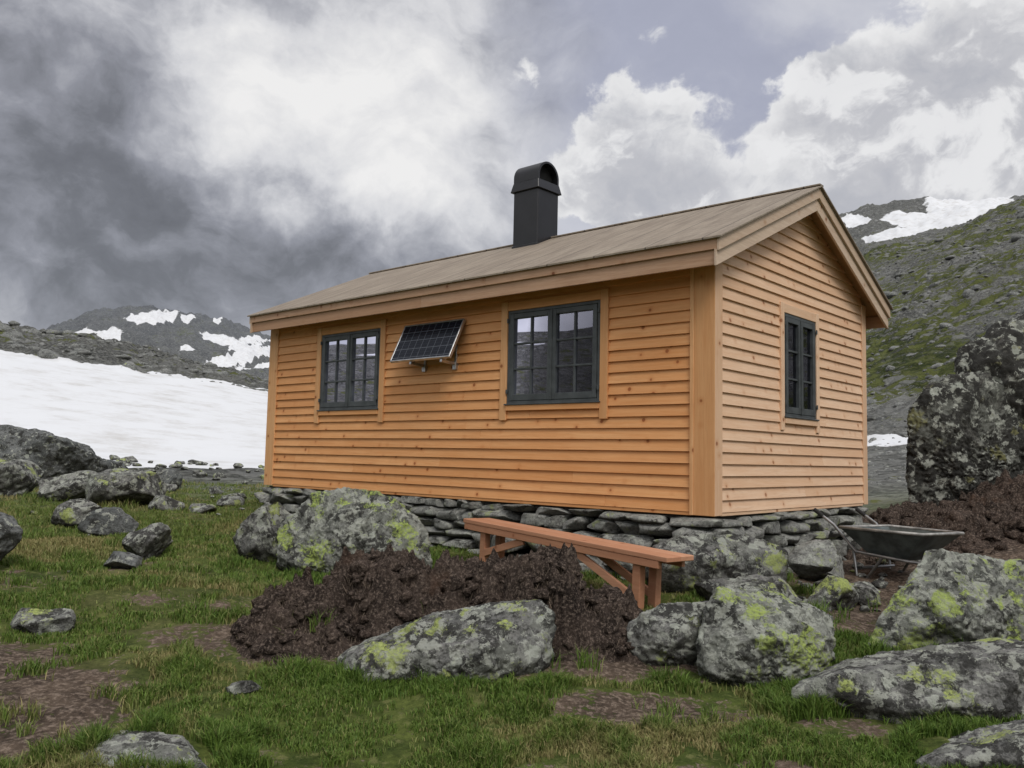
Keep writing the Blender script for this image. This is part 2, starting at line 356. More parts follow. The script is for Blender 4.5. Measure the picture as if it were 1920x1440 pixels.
rs=np.concatenate([[.05,.6,1.2,2,2.7],3.2*1.0105**np.arange(0,int(math.log(3000/3.2)/math.log(1.0105))+1)])
A,R=np.meshgrid(np.radians(azs),rs); X=(np.sin(A)*R).ravel(); Y=(np.cos(A)*R).ravel()
z,r,az,s,f=terrain(X,Y)
na,nr=len(azs),len(rs); I=np.arange(nr*na).reshape(nr,na)
F=np.stack([I[:-1,:],np.roll(I,-1,1)[:-1,:],np.roll(I,-1,1)[1:,:],I[1:,:]],-1).reshape(-1,4)[:, ::-1]
def ell(X,Y,cx,cy,rx,ry): return sstep(1.5,.5,np.hypot((X-cx)/rx,(Y-cy)/ry))
def dirtmask(X,Y):
    d=np.zeros_like(X)+.08
    for e in [(-2.7,4.9,.7,.8,.85),(-3.3,5.5,.6,.6,.8),(.85,5.3,.6,.3,.8),(.1,6.3,1.7,.6,.9),(.3,4.45,.5,.25,.5),(1.2,4.35,.5,.25,.65),(-.9,4.35,.5,.25,.5),(5.5,11,3.2,2.6,1.),(4.2,8.6,1.4,1.2,1.),(3.2,7.4,1.2,.8,.8),(-1.7,6.3,1.0,.5,.65),(-2.4,7.2,.9,.4,.5),(7.5,12.5,3,3,1),(-4.3,7.7,.5,.5,.5),(-3.2,8.3,.8,.3,.4),(1.9,5.0,.3,.2,.55)]:
        d=np.maximum(d,ell(X,Y,*e[:4])*e[4])
    return d
far=sstep(14,34,r); far=np.where(az>15,sstep(14,24,r),far)
el=(z-1.6)/np.maximum(Y,.1)
green=np.full_like(r,.42)
green=np.where(az>12, .34+.50*np.exp(-((el-.130)/.030)**2)+.12*sstep(.19,.25,el)-.34*sstep(.10,.07,el), np.where(r>500,.10,.22))
green=np.where((az>12)&(r>285),.12,green)
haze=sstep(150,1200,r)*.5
sedge=np.where(r<95,.18,.8)
lite=np.where((az>12)&(r<285),.75,np.where(r>500,0.,.25))
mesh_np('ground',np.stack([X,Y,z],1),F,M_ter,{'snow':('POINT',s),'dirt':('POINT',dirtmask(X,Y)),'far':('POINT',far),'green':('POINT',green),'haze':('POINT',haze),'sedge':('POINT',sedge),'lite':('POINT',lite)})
# ---------------------------------------------------------------- rocks
_ico={}
def ico(sub):
    if sub not in _ico:
        bm=bmesh.new(); bmesh.ops.create_icosphere(bm,subdivisions=sub,radius=1)
        _ico[sub]=(np.array([v.co[:] for v in bm.verts]),np.array([[v.index for v in f.verts] for f in bm.faces])); bm.free()
    return _ico[sub]
def rockverts(seed,size,sub,ncut=14,rough=1.,box=0.,dm=1.):
    V,Fc=ico(sub); V=V.copy(); rs_=np.random.RandomState(seed)
    if box: V=np.sign(V)*np.abs(V)**(1-box); V/=np.abs(V).max()
    for i in range(ncut):
        n=rs_.normal(size=3); n[2]*=.8; n/=np.linalg.norm(n); d=rs_.uniform(.5,.85)*dm
        k=V@n; m=k>d; V[m]-=np.outer((k[m]-d)*.96,n)
    V/=np.abs(V).max(0); V*=np.array(size)/2
    sz=min(size)
    D=V/np.linalg.norm(V,axis=1)[:,None]
    o=seed*3.17
    V=V+D*(rough*(sz*.11*fbm(V*(1.8/sz),2,off=o)+sz*.05*fbm(V*(5/sz),4,.6,ridged=True,off=o))[:,None])
    return V,Fc
def rotz(V,a,tx=0,ty=0):
    M=np.array(Euler((tx,ty,a)).to_matrix()); return V@M.T
RK=[]
def rock(x,y,w,d,h,seed,mat=None,rot=0,tilt=(0,0),sink=.18,sub=5,zbase=None,name='boulder',ncut=14,rough=1.,box=.0):
    V,Fc=rockverts(seed,(w,d,h),sub,ncut,rough,box); V=rotz(V,rot,*tilt)
    zb=gz(x,y) if zbase is None else zbase
    o=mesh_np(name,V,Fc,mat or M_rock,{'rnd':('POINT',np.full(len(V),(seed*.37)%1))},True)
    o.location=(x,y,zb+h*(.5-sink)); RK.append((x,y,max(w,d)*.5*.85,min(w,d)*.5*.9)); return o
def hull(sil,y0,T,seed,mat,sub=6,p=60,rough=1.,lean=.35,back=.8,rise=0.,name='boulder',cuts=9,amp=1.):
    """boulder from a measured outline (x,z) at distance y0, thickness T: faceted convex body with weathered surface"""
    S=np.array(sil,float); c=S.mean(0); zmin,zmax=S[:,1].min(),S[:,1].max(); rr=np.random.RandomState(seed)
    pts=[]
    for x,zv in S:
        k=(zv-zmin)/(zmax-zmin); yv=y0+lean*T*k+rr.uniform(-.09,.09)*T; pts.append((x*yv/y0,yv,1.6+(zv-1.6)*yv/y0))
    for x,zv in S:
        k=(zv-zmin)/(zmax-zmin); yv=y0+T*(1-.2*k*rr.rand()); xx=(c[0]+(x-c[0])*back*rr.uniform(.85,1.1))*yv/y0; pts.append((xx,yv,zmin+(zv-zmin)*back*rr.uniform(.85,1.05)+rise))
    xx=c[0]; pts.append((xx+rr.uniform(-.3,.3)*(S[:,0].max()-xx),y0-T*.12,zmin+rr.uniform(.3,.6)*(zmax-zmin)))
    for x,zv in S[::2]: pts.append(((c[0]+(x-c[0])*.9)*(1+T*.5/y0),y0+T*.5,zmin-.25))
    bm=bmesh.new(); vs=[bm.verts.new(q) for q in pts]; bmesh.ops.convex_hull(bm,input=vs); bmesh.ops.recalc_face_normals(bm,faces=bm.faces)
    PT=np.array(pts); C=PT.mean(0); Ns=[];Ds=[]
    for f_ in bm.faces:
        if len(f_.verts)<3 or f_.calc_area()<1e-6: continue
        n=np.array(f_.normal[:]); d=float(np.dot(n,np.array(f_.verts[0].co[:])-C))
        if d<0: n=-n;d=-d
        if d>1e-3: Ns.append(n);Ds.append(d)
    bm.free()
    for i in range(cuts):
        n=rr.normal(size=3); n[1]=-abs(n[1]); n/=np.linalg.norm(n); Ns.append(n); Ds.append(((PT-C)@n).max()*rr.uniform(.82,.94))
    Ns=np.array(Ns);Ds=np.array(Ds)
    V,Fc=ico(sub); sz=min(zmax-zmin,T); o=seed*2.71
    Vw=V+.05*np.stack([fbm(V*2.5,3,off=o),fbm(V*2.5,3,off=o+7),fbm(V*2.5,3,off=o+13)],1); 
    q=np.maximum(Vw@Ns.T/Ds[None],1e-6); q=(q**p).sum(1)**(-1/p)
    D=V.copy(); V=V*q[:,None]
    V=V+D*(rough*(sz*.05*fbm(V*(2.2/sz),2,off=o)+sz*.055*fbm(V*(4/sz),6,.62,ridged=True,off=o)+amp*.008*fbm(V*22,4,.65,ridged=True,off=o))[:,None])
    ob=mesh_np(name,V,Fc,mat,{'rnd':('POINT',np.full(len(V),(seed*.37)%1))},True); ob.location=C
    w=(S[:,0].max()-S[:,0].min())/2
    RK.append((c[0],y0+T*.5,w*.95,min(w,T*.55))); return ob
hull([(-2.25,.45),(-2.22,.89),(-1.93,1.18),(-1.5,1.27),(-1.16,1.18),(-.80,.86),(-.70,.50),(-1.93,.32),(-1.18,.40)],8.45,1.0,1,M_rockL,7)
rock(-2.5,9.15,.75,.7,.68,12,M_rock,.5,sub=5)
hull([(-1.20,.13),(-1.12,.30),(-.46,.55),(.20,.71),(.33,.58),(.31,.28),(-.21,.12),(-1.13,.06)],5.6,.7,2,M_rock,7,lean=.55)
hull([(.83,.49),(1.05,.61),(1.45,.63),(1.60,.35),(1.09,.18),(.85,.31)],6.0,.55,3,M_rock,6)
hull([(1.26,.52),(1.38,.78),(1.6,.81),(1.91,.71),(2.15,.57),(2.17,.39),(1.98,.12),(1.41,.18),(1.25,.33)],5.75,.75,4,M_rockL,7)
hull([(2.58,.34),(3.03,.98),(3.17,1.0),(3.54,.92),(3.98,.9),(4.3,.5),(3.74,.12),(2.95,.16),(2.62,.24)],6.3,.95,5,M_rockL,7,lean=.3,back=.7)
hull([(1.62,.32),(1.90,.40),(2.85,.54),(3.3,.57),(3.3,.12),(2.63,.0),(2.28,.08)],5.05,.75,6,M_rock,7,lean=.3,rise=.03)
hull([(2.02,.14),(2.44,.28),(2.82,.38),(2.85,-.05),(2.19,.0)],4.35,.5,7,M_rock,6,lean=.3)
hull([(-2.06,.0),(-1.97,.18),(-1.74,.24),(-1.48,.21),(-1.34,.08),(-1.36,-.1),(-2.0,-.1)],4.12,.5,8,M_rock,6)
rock(-11.1,20.2,3.0,2.2,1.75,20,M_rockG,.2,sub=6,sink=.1)
rock(-6.5,14.6,1.35,1.1,.85,21,M_rock,.3,sub=5,sink=.15)
rock(-8.0,15.6,1.3,1.,.7,22,M_rock,.0,sub=5,sink=.15)
rock(-9.4,16.2,1.4,1.1,.85,23,M_rock,.7,sub=5,sink=.15)
rock(-5.6,11.4,.75,.6,.42,24,M_rock,.2,sub=5)
rock(-5.0,10.9,.72,.6,.36,25,M_rockG,.4,sub=5)
rock(-3.75,9.0,.5,.45,.42,36,M_rock,.4,sub=5,sink=.15)
rock(-3.65,8.3,.42,.3,.2,27,M_rockG,.1,sub=4)
rock(-4.85,8.0,.7,.6,.6,28,M_rockG,.1,sub=5)
rock(-3.4,6.35,.5,.35,.26,29,M_rock,.1,sub=5,sink=.3)
rock(-7.9,20,.6,.5,.6,30,M_rockG,.1,sub=4,ncut=18)
rock(-9.9,21,1.4,.9,.8,31,M_rockG,.8,sub=5)
rock(-1.6,5.35,.25,.2,.12,32,M_rock,.8,sub=4,sink=.35)
# great dark boulder on the right: a tall block with a lower shoulder
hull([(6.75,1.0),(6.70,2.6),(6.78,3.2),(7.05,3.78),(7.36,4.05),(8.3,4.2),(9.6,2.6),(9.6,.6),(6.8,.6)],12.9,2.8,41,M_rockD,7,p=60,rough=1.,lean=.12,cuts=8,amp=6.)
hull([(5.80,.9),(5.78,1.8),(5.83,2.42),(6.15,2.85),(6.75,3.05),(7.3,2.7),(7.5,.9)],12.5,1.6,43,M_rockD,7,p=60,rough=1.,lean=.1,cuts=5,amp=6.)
# rocks near foundation corner
hull([(1.20,.58),(1.25,.86),(1.55,.95),(2.15,.95),(2.47,.84),(2.52,.58),(1.7,.50)],7.72,.6,50,M_rock,6,p=60,rough=.7,cuts=5)
rock(2.75,7.95,.5,.5,.36,51,M_stone,.5,sub=5,box=.3,zbase=.62)
rock(2.1,7.45,.95,.5,.36,52,M_rock,-.1,sub=5,box=.3,zbase=.34)
rock(2.75,7.45,.5,.4,.36,54,M_rock,.6,sub=5,zbase=.34)
rock(3.2,7.8,.4,.35,.28,55,M_rock,.3,sub=5)
rock(3.1,8.6,.5,.45,.35,57,M_stone,.3,sub=5)
def scatter(name,pts,mat,sub=2,seed=0,emb=.12):
    Vs=[];Fs=[];Rs=[];n=0; rr=np.random.RandomState(seed)
    protos=[rockverts(seed*50+i,(1,.8,.7),sub,10) for i in range(10)]
    P=np.array([(p[0],p[1]) for p in pts],float); Z=terrain(P[:,0],P[:,1])[0]
    for i,(x,y,sz) in enumerate(pts):
        V,Fc=protos[rr.randint(10)]; V=rotz(V,rr.uniform(0,6.3),rr.uniform(-.3,.3),rr.uniform(-.3,.3))*sz*np.array([1,1,rr.uniform(.6,1.)])
        Vs.append(V+np.array([x,y,Z[i]+sz*emb])); Fs.append(Fc+n); Rs.append(np.full(len(V),rr.rand())); n+=len(V)
    return mesh_np(name,np.concatenate(Vs),np.concatenate(Fs),mat,{'rnd':('POINT',np.concatenate(Rs))},True)
pts=[]
for i in range(60):
    y=rng.uniform(7.5,30); x=rng.uniform(-.62,-.2)*y if rng.rand()<.75 else rng.uniform(-.6,.6)*y
    pts.append((x,y,rng.uniform(.04,.10)*(1+max(0,y-9)*.11)))
for i in range(100): pts.append((rng.uniform(2.3,5.0),rng.uniform(7.4,9.6),rng.uniform(.05,.18)))
for i in range(55): pts.append((rng.uniform(-15,-4),rng.uniform(14,34),rng.uniform(.15,.6)))
for i in range(90): pts.append((rng.uniform(-18,-4.5),rng.uniform(28,34),rng.uniform(.15,.55)))
pts=[p for p in pts if not (-3.4<p[0]<2.2 and 8.2<p[1]<14)]
scatter('rubble',pts,M_rock,3,5)
pts=[]
for i in range(2200):
    a=math.radians(rng.uniform(17,34)); r_=22*math.exp(rng.uniform(0,2.25)); pts.append((math.sin(a)*r_,math.cos(a)*r_,min(.12+r_*.0045*rng.exponential(.9),2.)))
for i in range(900):
    a=math.radians(rng.uniform(-34,-10)); r_=rng.uniform(80,125); pts.append((math.sin(a)*r_,math.cos(a)*r_,rng.exponential(.5)+.2))
scatter('hillside_boulders',pts,M_rockH,2,6,-.12)
# ---------------------------------------------------------------- peat heaps
def heap(name,x0,x1,y0,y1,hfun,nx=260,ny=160,seed=1,rough=.11):
    xs=np.linspace(x0,x1,nx); ys=np.linspace(y0,y1,ny); XX,YY=np.meshgrid(xs,ys); x=XX.ravel(); y=YY.ravel()
    z=terrain(x,y)[0]; P=np.stack([x,y,0*x],1); h=hfun(x+.12*pnoise(P*2.2+3),y+.12*pnoise(P*2.2+8))
    lump=np.maximum(fbm(P*5.,2,.5,off=seed+3),-.15)
    z=z-.06+h+np.clip(h*4,0,1)*(rough*(fbm(P*3.2,5,.66,ridged=True,off=seed)+.6*fbm(P*14,4,.65,off=seed))+.32*lump*np.clip(h*2.5,0,1))
    I=np.arange(nx*ny).reshape(ny,nx); Fc=np.stack([I[:-1,:-1],I[:-1,1:],I[1:,1:],I[1:,:-1]],-1).reshape(-1,4)
    mesh_np(name,np.stack([x,y,z],1),Fc,M_dirt); return
def gs(x,y,cx,cy,rx,ry,h,p=2): return h*np.exp(-(np.hypot((x-cx)/rx,(y-cy)/ry))**p)
h1=lambda x,y: np.maximum.reduce([gs(x,y,-.95,6.75,.52,.44,.51,4),gs(x,y,-.25,6.7,.60,.42,.49,4),gs(x,y,.28,6.45,.34,.40,.62,5),gs(x,y,-1.5,6.45,.42,.45,.33,3),gs(x,y,.70,6.45,.40,.35,.32,3),gs(x,y,1.0,6.7,.7,.3,.10,3)])
heap('peat_mound',-2.4,1.7,5.6,7.7,h1,460,260,1,.16)
h2=lambda x,y: np.maximum.reduce([gs(x,y,5.6,10.6,1.2,.8,.30,3),gs(x,y,7.2,11.2,1.6,1.1,.50,3),gs(x,y,5.6,12.0,1.1,.8,.25,3)])
heap('peat_mound',4.3,9.5,8.8,14,h2,330,280,4,.15)
def clods(name,cfun,n,seed,smin,smax,flat=1.):
    rr=np.random.RandomState(seed); Vs=[];Fs=[];k=0; protos=[rockverts(900+i,(1,.8,.7*flat),3,4,3.5) for i in range(8)]
    for i in range(n):
        x,y,h=cfun(rr); s=rr.uniform(smin,smax)*(1 if rr.rand()<.85 else 2.); V,Fc=protos[rr.randint(8)]
        V=rotz(V,rr.uniform(0,6.3),rr.uniform(-.6,.6),rr.uniform(-.6,.6))*s; Vs.append(V+np.array([x,y,gz(x,y)+h+s*.05])); Fs.append(Fc+k); k+=len(V)
    return mesh_np(name,np.concatenate(Vs),np.concatenate(Fs),M_dirt)
def c1(rr):
    while 1:
        x=rr.uniform(-2.0,1.3); y=rr.uniform(5.95,7.1); h=float(h1(np.array([x]),np.array([y]))[0])
        if h>.08: return x,y,h-.02
def c2(rr):
    x=rr.uniform(4.0,8.5); y=rr.uniform(9.4,12.6); h=float(h2(np.array([x]),np.array([y]))[0]); return x,y,h-.03
clods('peat_clods',c1,520,1,.03,.12,.8); clods('peat_clods',c2,500,2,.05,.18)
# ---------------------------------------------------------------- blades
CAB=(1.973,8.071); ca=math.radians(48.25)
def incabin(x,y,m=0):
    dx=x-CAB[0]; dy=y-CAB[1]; lx=dx*math.cos(ca)+dy*math.sin(ca); ly=-dx*math.sin(ca)+dy*math.cos(ca)
    return (lx>-.02-m)&(lx<3.98+m)&(ly>.05-m)&(ly<7.65+m)
def blades(name,x,y,z,L,W,lean,mat,rnd,dry,seed):
    n=len(x); rr=np.random.RandomState(seed); a=rr.uniform(0,2*np.pi,n); b=rr.uniform(0,2*np.pi,n)
    dx,dy=np.cos(a)*W/2,np.sin(a)*W/2; lx,ly=np.cos(b)*lean*L,np.sin(b)*lean*L
    V=np.zeros((n,5,3)); V[:,0]=np.stack([x-dx,y-dy,z-.01],1);V[:,1]=np.stack([x+dx,y+dy,z-.01],1)
    V[:,2]=np.stack([x+dx*.8+lx*.35,y+dy*.8+ly*.35,z+L*.6],1);V[:,3]=np.stack([x-dx*.8+lx*.35,y-dy*.8+ly*.35,z+L*.6],1)
    V[:,4]=np.stack([x+lx,y+ly,z+L*np.sqrt(np.clip(1-lean**2*.6,.1,1))],1)
    b0=np.arange(n)*5
    Fq=np.concatenate([np.stack([b0,b0+1,b0+2],1),np.stack([b0,b0+2,b0+3],1),np.stack([b0+3,b0+2,b0+4],1)])
    return mesh_np(name,V.reshape(-1,3),Fq,mat,{'rnd':('POINT',np.repeat(rnd,5)),'dry':('POINT',np.repeat(dry,5))},True)
N=700000
yy=1/(rng.uniform(1/24.,1/3.6,N)); xx=yy*rng.uniform(-.66,.66,N)
P=np.stack([xx,yy,0*xx],1)
tuft=fbm(P*2.6,3,.6); fine=pnoise(P*11); big=pnoise(P*.7+5)
d=dirtmask(xx,yy)
keep=(tuft*1.2+.6*fine+.30+big*.4-(d-.05)*1.3>rng.uniform(-.25,.35,N))&~incabin(xx,yy,.0)
keep&=~((az_:=np.degrees(np.arctan2(xx,yy)))>19.5)|(yy<7.6)
for (rx,ry,ra,rb) in RK: keep&=np.hypot((xx-rx)*rb/ra,(yy-ry))>rb*.8
keep&=(h1(xx,yy)<.10)|((h1(xx,yy)<.30)&(fine>.25))
xx,yy,tuft,big,fine,d=[q[keep] for q in (xx,yy,tuft,big,fine,d)]
zz=terrain(xx,yy)[0]; hm=h1(xx,yy); zz=zz+np.where(hm>.1,hm-.05,0); n=len(xx)
L=(.022+.048*sstep(-.1,.5,tuft+big*.5)*rng.uniform(.4,1.6,n)+.015*rng.rand(n))*(1+.15*sstep(8,16,yy)); 
near=np.zeros(n)
for (rx,ry,ra,rb) in RK[:12]: near=np.maximum(near,sstep(1.6,1.05,np.hypot((xx-rx)/(ra+.05),(yy-ry)/(rb+.12))))
L*=1+.7*near
W=.0035+.0006*yy
dry=np.clip(sstep(-.05,.4,-tuft*.8+big*.9+.06)*.8+rng.uniform(-.25,.25,n)+(rng.rand(n)<.09)*.6-near*.3,0,1)
dry=np.clip(dry+.12*sstep(8,14,yy),0,1)
blades('grass',xx,yy,zz,L,W,rng.uniform(.1,.95,n),M_grass,np.clip(rng.uniform(0,1,n)*.7+sstep(-.2,.5,fine)*.3,0,1),dry,1)
m=9000; fx=rng.uniform(-2.1,1.3,m); fy=rng.uniform(5.9,7.1,m); fh=h1(fx,fy); k=fh>.08; fx,fy,fh=fx[k],fy[k],fh[k]
blades('root_fibres',fx,fy,terrain(fx,fy)[0]+fh-.05,rng.uniform(.02,.09,len(fx)),np.full(len(fx),.004),rng.uniform(.9,1.15,len(fx)),M_fibre,rng.rand(len(fx)),0*fx,2)
# ---------------------------------------------------------------- CABIN
cab=empty('wooden_cabin',(CAB[0],CAB[1],1.118),(0,0,ca))
W_,L0,L1=3.96,.075,7.60
OE,OG=.34,.17; RE=7.74
SL=1.05/2.32
def zr(x): 
    return 2.56+(x+OE)*SL if x<=W_/2 else 2.56+(W_+OE-x)*SL
def TF(a,o,z): return (-o,a,z)
def TG(a,o,z): return (a,L0-o,z)
def TB(a,o,z): return (W_+o,a,z)
def TL(a,o,z): return (a,L1+o,z)
EXP=.115
def clad(T,a0,a1,ztop,wins,mat,name,gable=False):
    mb=MB(); z=0.
    while z<ztop-.01:
        z1=min(z+EXP,ztop)
        def piece(p0,p1,za,zb,r):
            if p1-p0<.005 or zb-za<.004: return
            def off(zz,base): return base+.024*(1-(zz-z)/EXP)
            def lim(p,zz):
                if not gable: return p
                lo=-OE+ (zz+.10-2.56)/SL; return min(max(p,lo),W_-lo) 
            c=[]
            for zz in (za,zb):
                q0,q1=lim(p0,zz),lim(p1,zz)
                if q1<q0: q0=q1=(q0+q1)/2
                c+= [T(q0,-.02,zz),T(q1,-.02,zz),T(q1,off(zz,.004),zz),T(q0,off(zz,.004),zz)]
            mb.poly8(c,r)
        cuts=[a0]; 
        p=a0+rng.uniform(.8,4.2)
        while p<a1-.5: cuts.append(p); p+=rng.uniform(2.2,4.5)
        cuts.append(a1)
        for j in range(len(cuts)-1):
            s0,s1=cuts[j],cuts[j+1]-(.002 if j<len(cuts)-2 else 0); r=rng.rand()
            segs=[(s0,s1,z,z1+.006)]
            for (w0,w1,b0,b1) in wins:
                ns=[]
                for (p0,p1,za,zb) in segs:
                    if p1<=w0 or p0>=w1 or zb<=b0 or za>=b1: ns.append((p0,p1,za,zb)); continue
                    if p0<w0: ns.append((p0,w0,za,zb))
                    if p1>w1: ns.append((w1,p1,za,zb))
                    q0,q1=max(p0,w0),min(p1,w1)
                    if za<b0: ns.append((q0,q1,za,b0))
                    if zb>b1: ns.append((q0,q1,b1,zb))
                segs=ns
            for sg in segs: piece(*sg,r)
        z=z1
    return mb.build(name,mat,cab,bevel=.0015)
WF=[(1.385,2.695,1.085,2.165),(4.99,6.30,1.085,2.165)]
WG=[(1.50,2.36,.985,2.115)]
clad(TF,L0+.10,L1-.10,2.56,WF,M_front,'front_cladding')
clad(TG,.05,W_-.05,zr(W_/2)-.08,WG,M_gable,'gable_cladding',True)
clad(TB,L0+.10,L1-.10,2.56,[],M_front,'rear_cladding')
clad(TL,.05,W_-.05,zr(W_/2)-.08,[],M_gable,'far_gable_cladding',True)
mb=MB(); mb.box((L0-.032,-.01,-.03),(L0+.225,.036,2.5),T=TF); mb.box((L0+.19,.036,-.03),(L0+.232,.046,2.5),T=TF)
mb.box((L1-.19,-.01,-.02),(L1+.03,.036,2.5),T=TF)
mb.box((L0,-.01,-.02),(L0+.14,.036,2.5),T=TB); mb.box((L1-.14,-.01,-.02),(L1+.03,.036,2.5),T=TB)
mb.build('corner_board_front',M_postF,cab)
mb=MB(); mb.box((-.033,-.0,-.028),(.115,.035,2.55),T=TG); mb.box((W_-.10,-.0,-.02),(W_+.033,.035,2.55),T=TG)
mb.box((-.033,0,-.02),(.115,.032,2.55),T=TL); mb.box((W_-.10,0,-.02),(W_+.033,.032,2.55),T=TL)
mb.build('corner_board_gable',M_postG,cab)
mb=MB(); mb.box((L0+.23,.0,-.035),(L1-.19,.020,-.002),T=TF); mb.build('base_board_front',M_front,cab)
mb=MB(); mb.box((.12,.0,-.035),(W_-.11,.020,-.002),T=TG); mb.build('base_board_gable',M_gable,cab)
mb=MB(); mb.box((.03,L0+.03,-.08),(W_-.03,L1-.03,-.036)); mb.build('floor_frame',M_sill,cab,0)
def window(T,a0,a1,b0,b1,trimM,sillM,cols,trim_drop,name,tw=.105):
    mb=MB()
    mb.box((a0-tw,0,b0-trim_drop),(a0-.004,.042,b1+.11),T=T); mb.box((a1+.004,0,b0-trim_drop),(a1+tw,.042,b1+.11),T=T)
    mb.build(name+'_side_trim',trimM,cab)
    mb=MB(); mb.box((a0-.003,0,b1+.003),(a1+.003,.038,b1+.105),T=T); mb.box((a0-.003,0,b0-.075),(a1+.003,.05,b0-.012),T=T)
    mb.build(name+'_head_and_sill',sillM,cab)
    f=MB(); fw=.035
    f.box((a0,-.06,b0),(a0+fw,.03,b1),T=T); f.box((a1-fw,-.06,b0),(a1,.03,b1),T=T)
    f.box((a0+fw,-.06,b1-fw),(a1-fw,.03,b1),T=T); f.box((a0+fw,-.06,b0),(a1-fw,.036,b0+fw),T=T)
    f.box((a0-.02,.03,b0-.012),(a1+.02,.062,b0+.004),T=T)
    mid=(a0+a1)/2
    gm=MB()
    for c0,c1_ in ((a0+fw+.004,mid-.004),(mid+.004,a1-fw-.004)):
        s=.055; z0,z1=b0+fw+.004,b1-fw-.004
        f.box((c0,-.02,z0),(c0+s,.040,z1),T=T); f.box((c1_-s,-.02,z0),(c1_,.040,z1),T=T)
        f.box((c0+s,-.02,z1-s),(c1_-s,.038,z1),T=T); f.box((c0+s,-.02,z0),(c1_-s,.038,z0+s+.015),T=T)
        for i in range(1,cols): 
            c=c0+s+(c1_-c0-2*s)*i/cols; f.box((c-.011,-.012,z0+s),(c+.011,.026,z1-s),T=T)
        for i in range(1,3):
            c=z0+s+.015+(z1-z0-2*s-.015)*i/3; f.box((c0+s,-.012,c-.011),(c1_-s,.0275,c+.011),T=T)
        n=len(gm.v); gm.v+= [T(c0+s,.004,z0+s),T(c1_-s,.004,z0+s),T(c1_-s,.004,z1-s),T(c0+s,.004,z1-s)]; gm.f.append((n,n+1,n+2,n+3)); gm.r.append(.5)
        for hz in (z0+.08,z1-.10):
            hx=a0+.01 if c0<mid-.1 and c1_<mid else a1-.01
            f.box((hx-.012,.04,hz),(hx+.012,.055,hz+.05),T=T)
    f.box((mid-.012,.03,b0+fw),(mid+.012,.05,b1-fw),T=T)
    f.build(name+'_frame',M_frame,cab,.003)
    gm.build(name+'_glass',M_glass,cab,0)
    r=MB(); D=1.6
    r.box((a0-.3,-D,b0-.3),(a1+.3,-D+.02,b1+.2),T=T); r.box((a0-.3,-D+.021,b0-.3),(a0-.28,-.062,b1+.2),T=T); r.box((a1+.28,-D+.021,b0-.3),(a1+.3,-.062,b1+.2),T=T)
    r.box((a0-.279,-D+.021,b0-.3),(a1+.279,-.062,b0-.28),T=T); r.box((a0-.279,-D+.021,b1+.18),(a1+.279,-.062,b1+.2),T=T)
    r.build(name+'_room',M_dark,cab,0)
    cm=[];fc=[]
    for side in (0,1):
        base=a0+.03 if side==0 else a1-.03-.12
        nseg=24; st=len(cm)
        for i in range(nseg+1):
            a=base+.12*i/nseg; o=-.10+.02*math.sin(i*1.6)
            cm.append(T(a,o,b0-.05)); cm.append(T(a,o,b1))
        for i in range(nseg): fc.append((st+2*i,st+2*i+2,st+2*i+3,st+2*i+1))
    mesh_np(name+'_curtain',cm,fc,M_curt,{},True,cab)
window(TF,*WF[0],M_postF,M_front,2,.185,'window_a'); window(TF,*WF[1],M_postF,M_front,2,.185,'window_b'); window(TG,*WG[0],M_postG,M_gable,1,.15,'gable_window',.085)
def slab(mb,y0,y1,x0,x1,t0,t1,r=None):
    c=[]
    for y in (y0,y1):
        c+= [(x0,y,zr(x0)-t0),(x1,y,zr(x1)-t0),(x1,y,zr(x1)-t1),(x0,y,zr(x0)-t1)]
    mb.poly8(c,r)
H=W_/2
mb=MB(); slab(mb,-OG-.03,RE+.03,-OE-.03,H,0,.022); slab(mb,-OG-.03,RE+.03,H,W_+OE+.03,0,.022); 
mb.build('roof_covering',M_roof,cab,.003)
mb=MB(); mb.beam((H,-OG-.028,zr(H)-.0),(H,RE+.028,zr(H)-.0),.10,.02); mb.build('ridge_cap',M_roof,cab,.004)
mb=MB(); slab(mb,-OG+.045,RE-.045,-OE+.045,H,.024,.12); slab(mb,-OG+.045,RE-.045,H,W_+OE-.045,.024,.12); mb.build('roof_deck_soffit',M_soff,cab,0)
mb=MB()
for sx,x in ((-1,-OE),(1,W_+OE)):
    def bx(o0,o1,z0,z1,ya,yb,r=None):
        xs=sorted([x+sx*-o0,x+sx*-o1]); mb.box((xs[0],ya,z0),(xs[1],yb,z1),r)
    yy0=-OG+.03; ycut=[yy0,2.6+rng.rand()*.3,5.3,RE-.03]
    for i in range(3): bx(0,.025,2.43,2.545,ycut[i],ycut[i+1]-.002)
    for i in range(2): bx(.027,.05,2.29,2.445,[yy0,3.9][i],[3.898,RE-.03][i])
    bx(.026,.044,2.546,2.553,yy0,RE-.03)
mb.build('eave_fascia',M_fasc,cab,.003)
mb=MB()
for ye,sg in ((-OG,-1),(RE,1)):
    for x0,x1 in ((-OE-.005,H-.001),(H+.001,W_+OE+.005)):
        def rb(ta,tb,ya,yb):
            c=[]
            for y in (ya,yb): c+=[(x0,y,zr(x0)-ta),(x1,y,zr(x1)-ta),(x1,y,zr(x1)-tb),(x0,y,zr(x0)-tb)]
            mb.poly8(c)
        rb(.024,.145,ye,ye-sg*.028); rb(.13,.285,ye-sg*.0285,ye-sg*.055)
mb.build('bargeboards',M_rake,cab,.003)
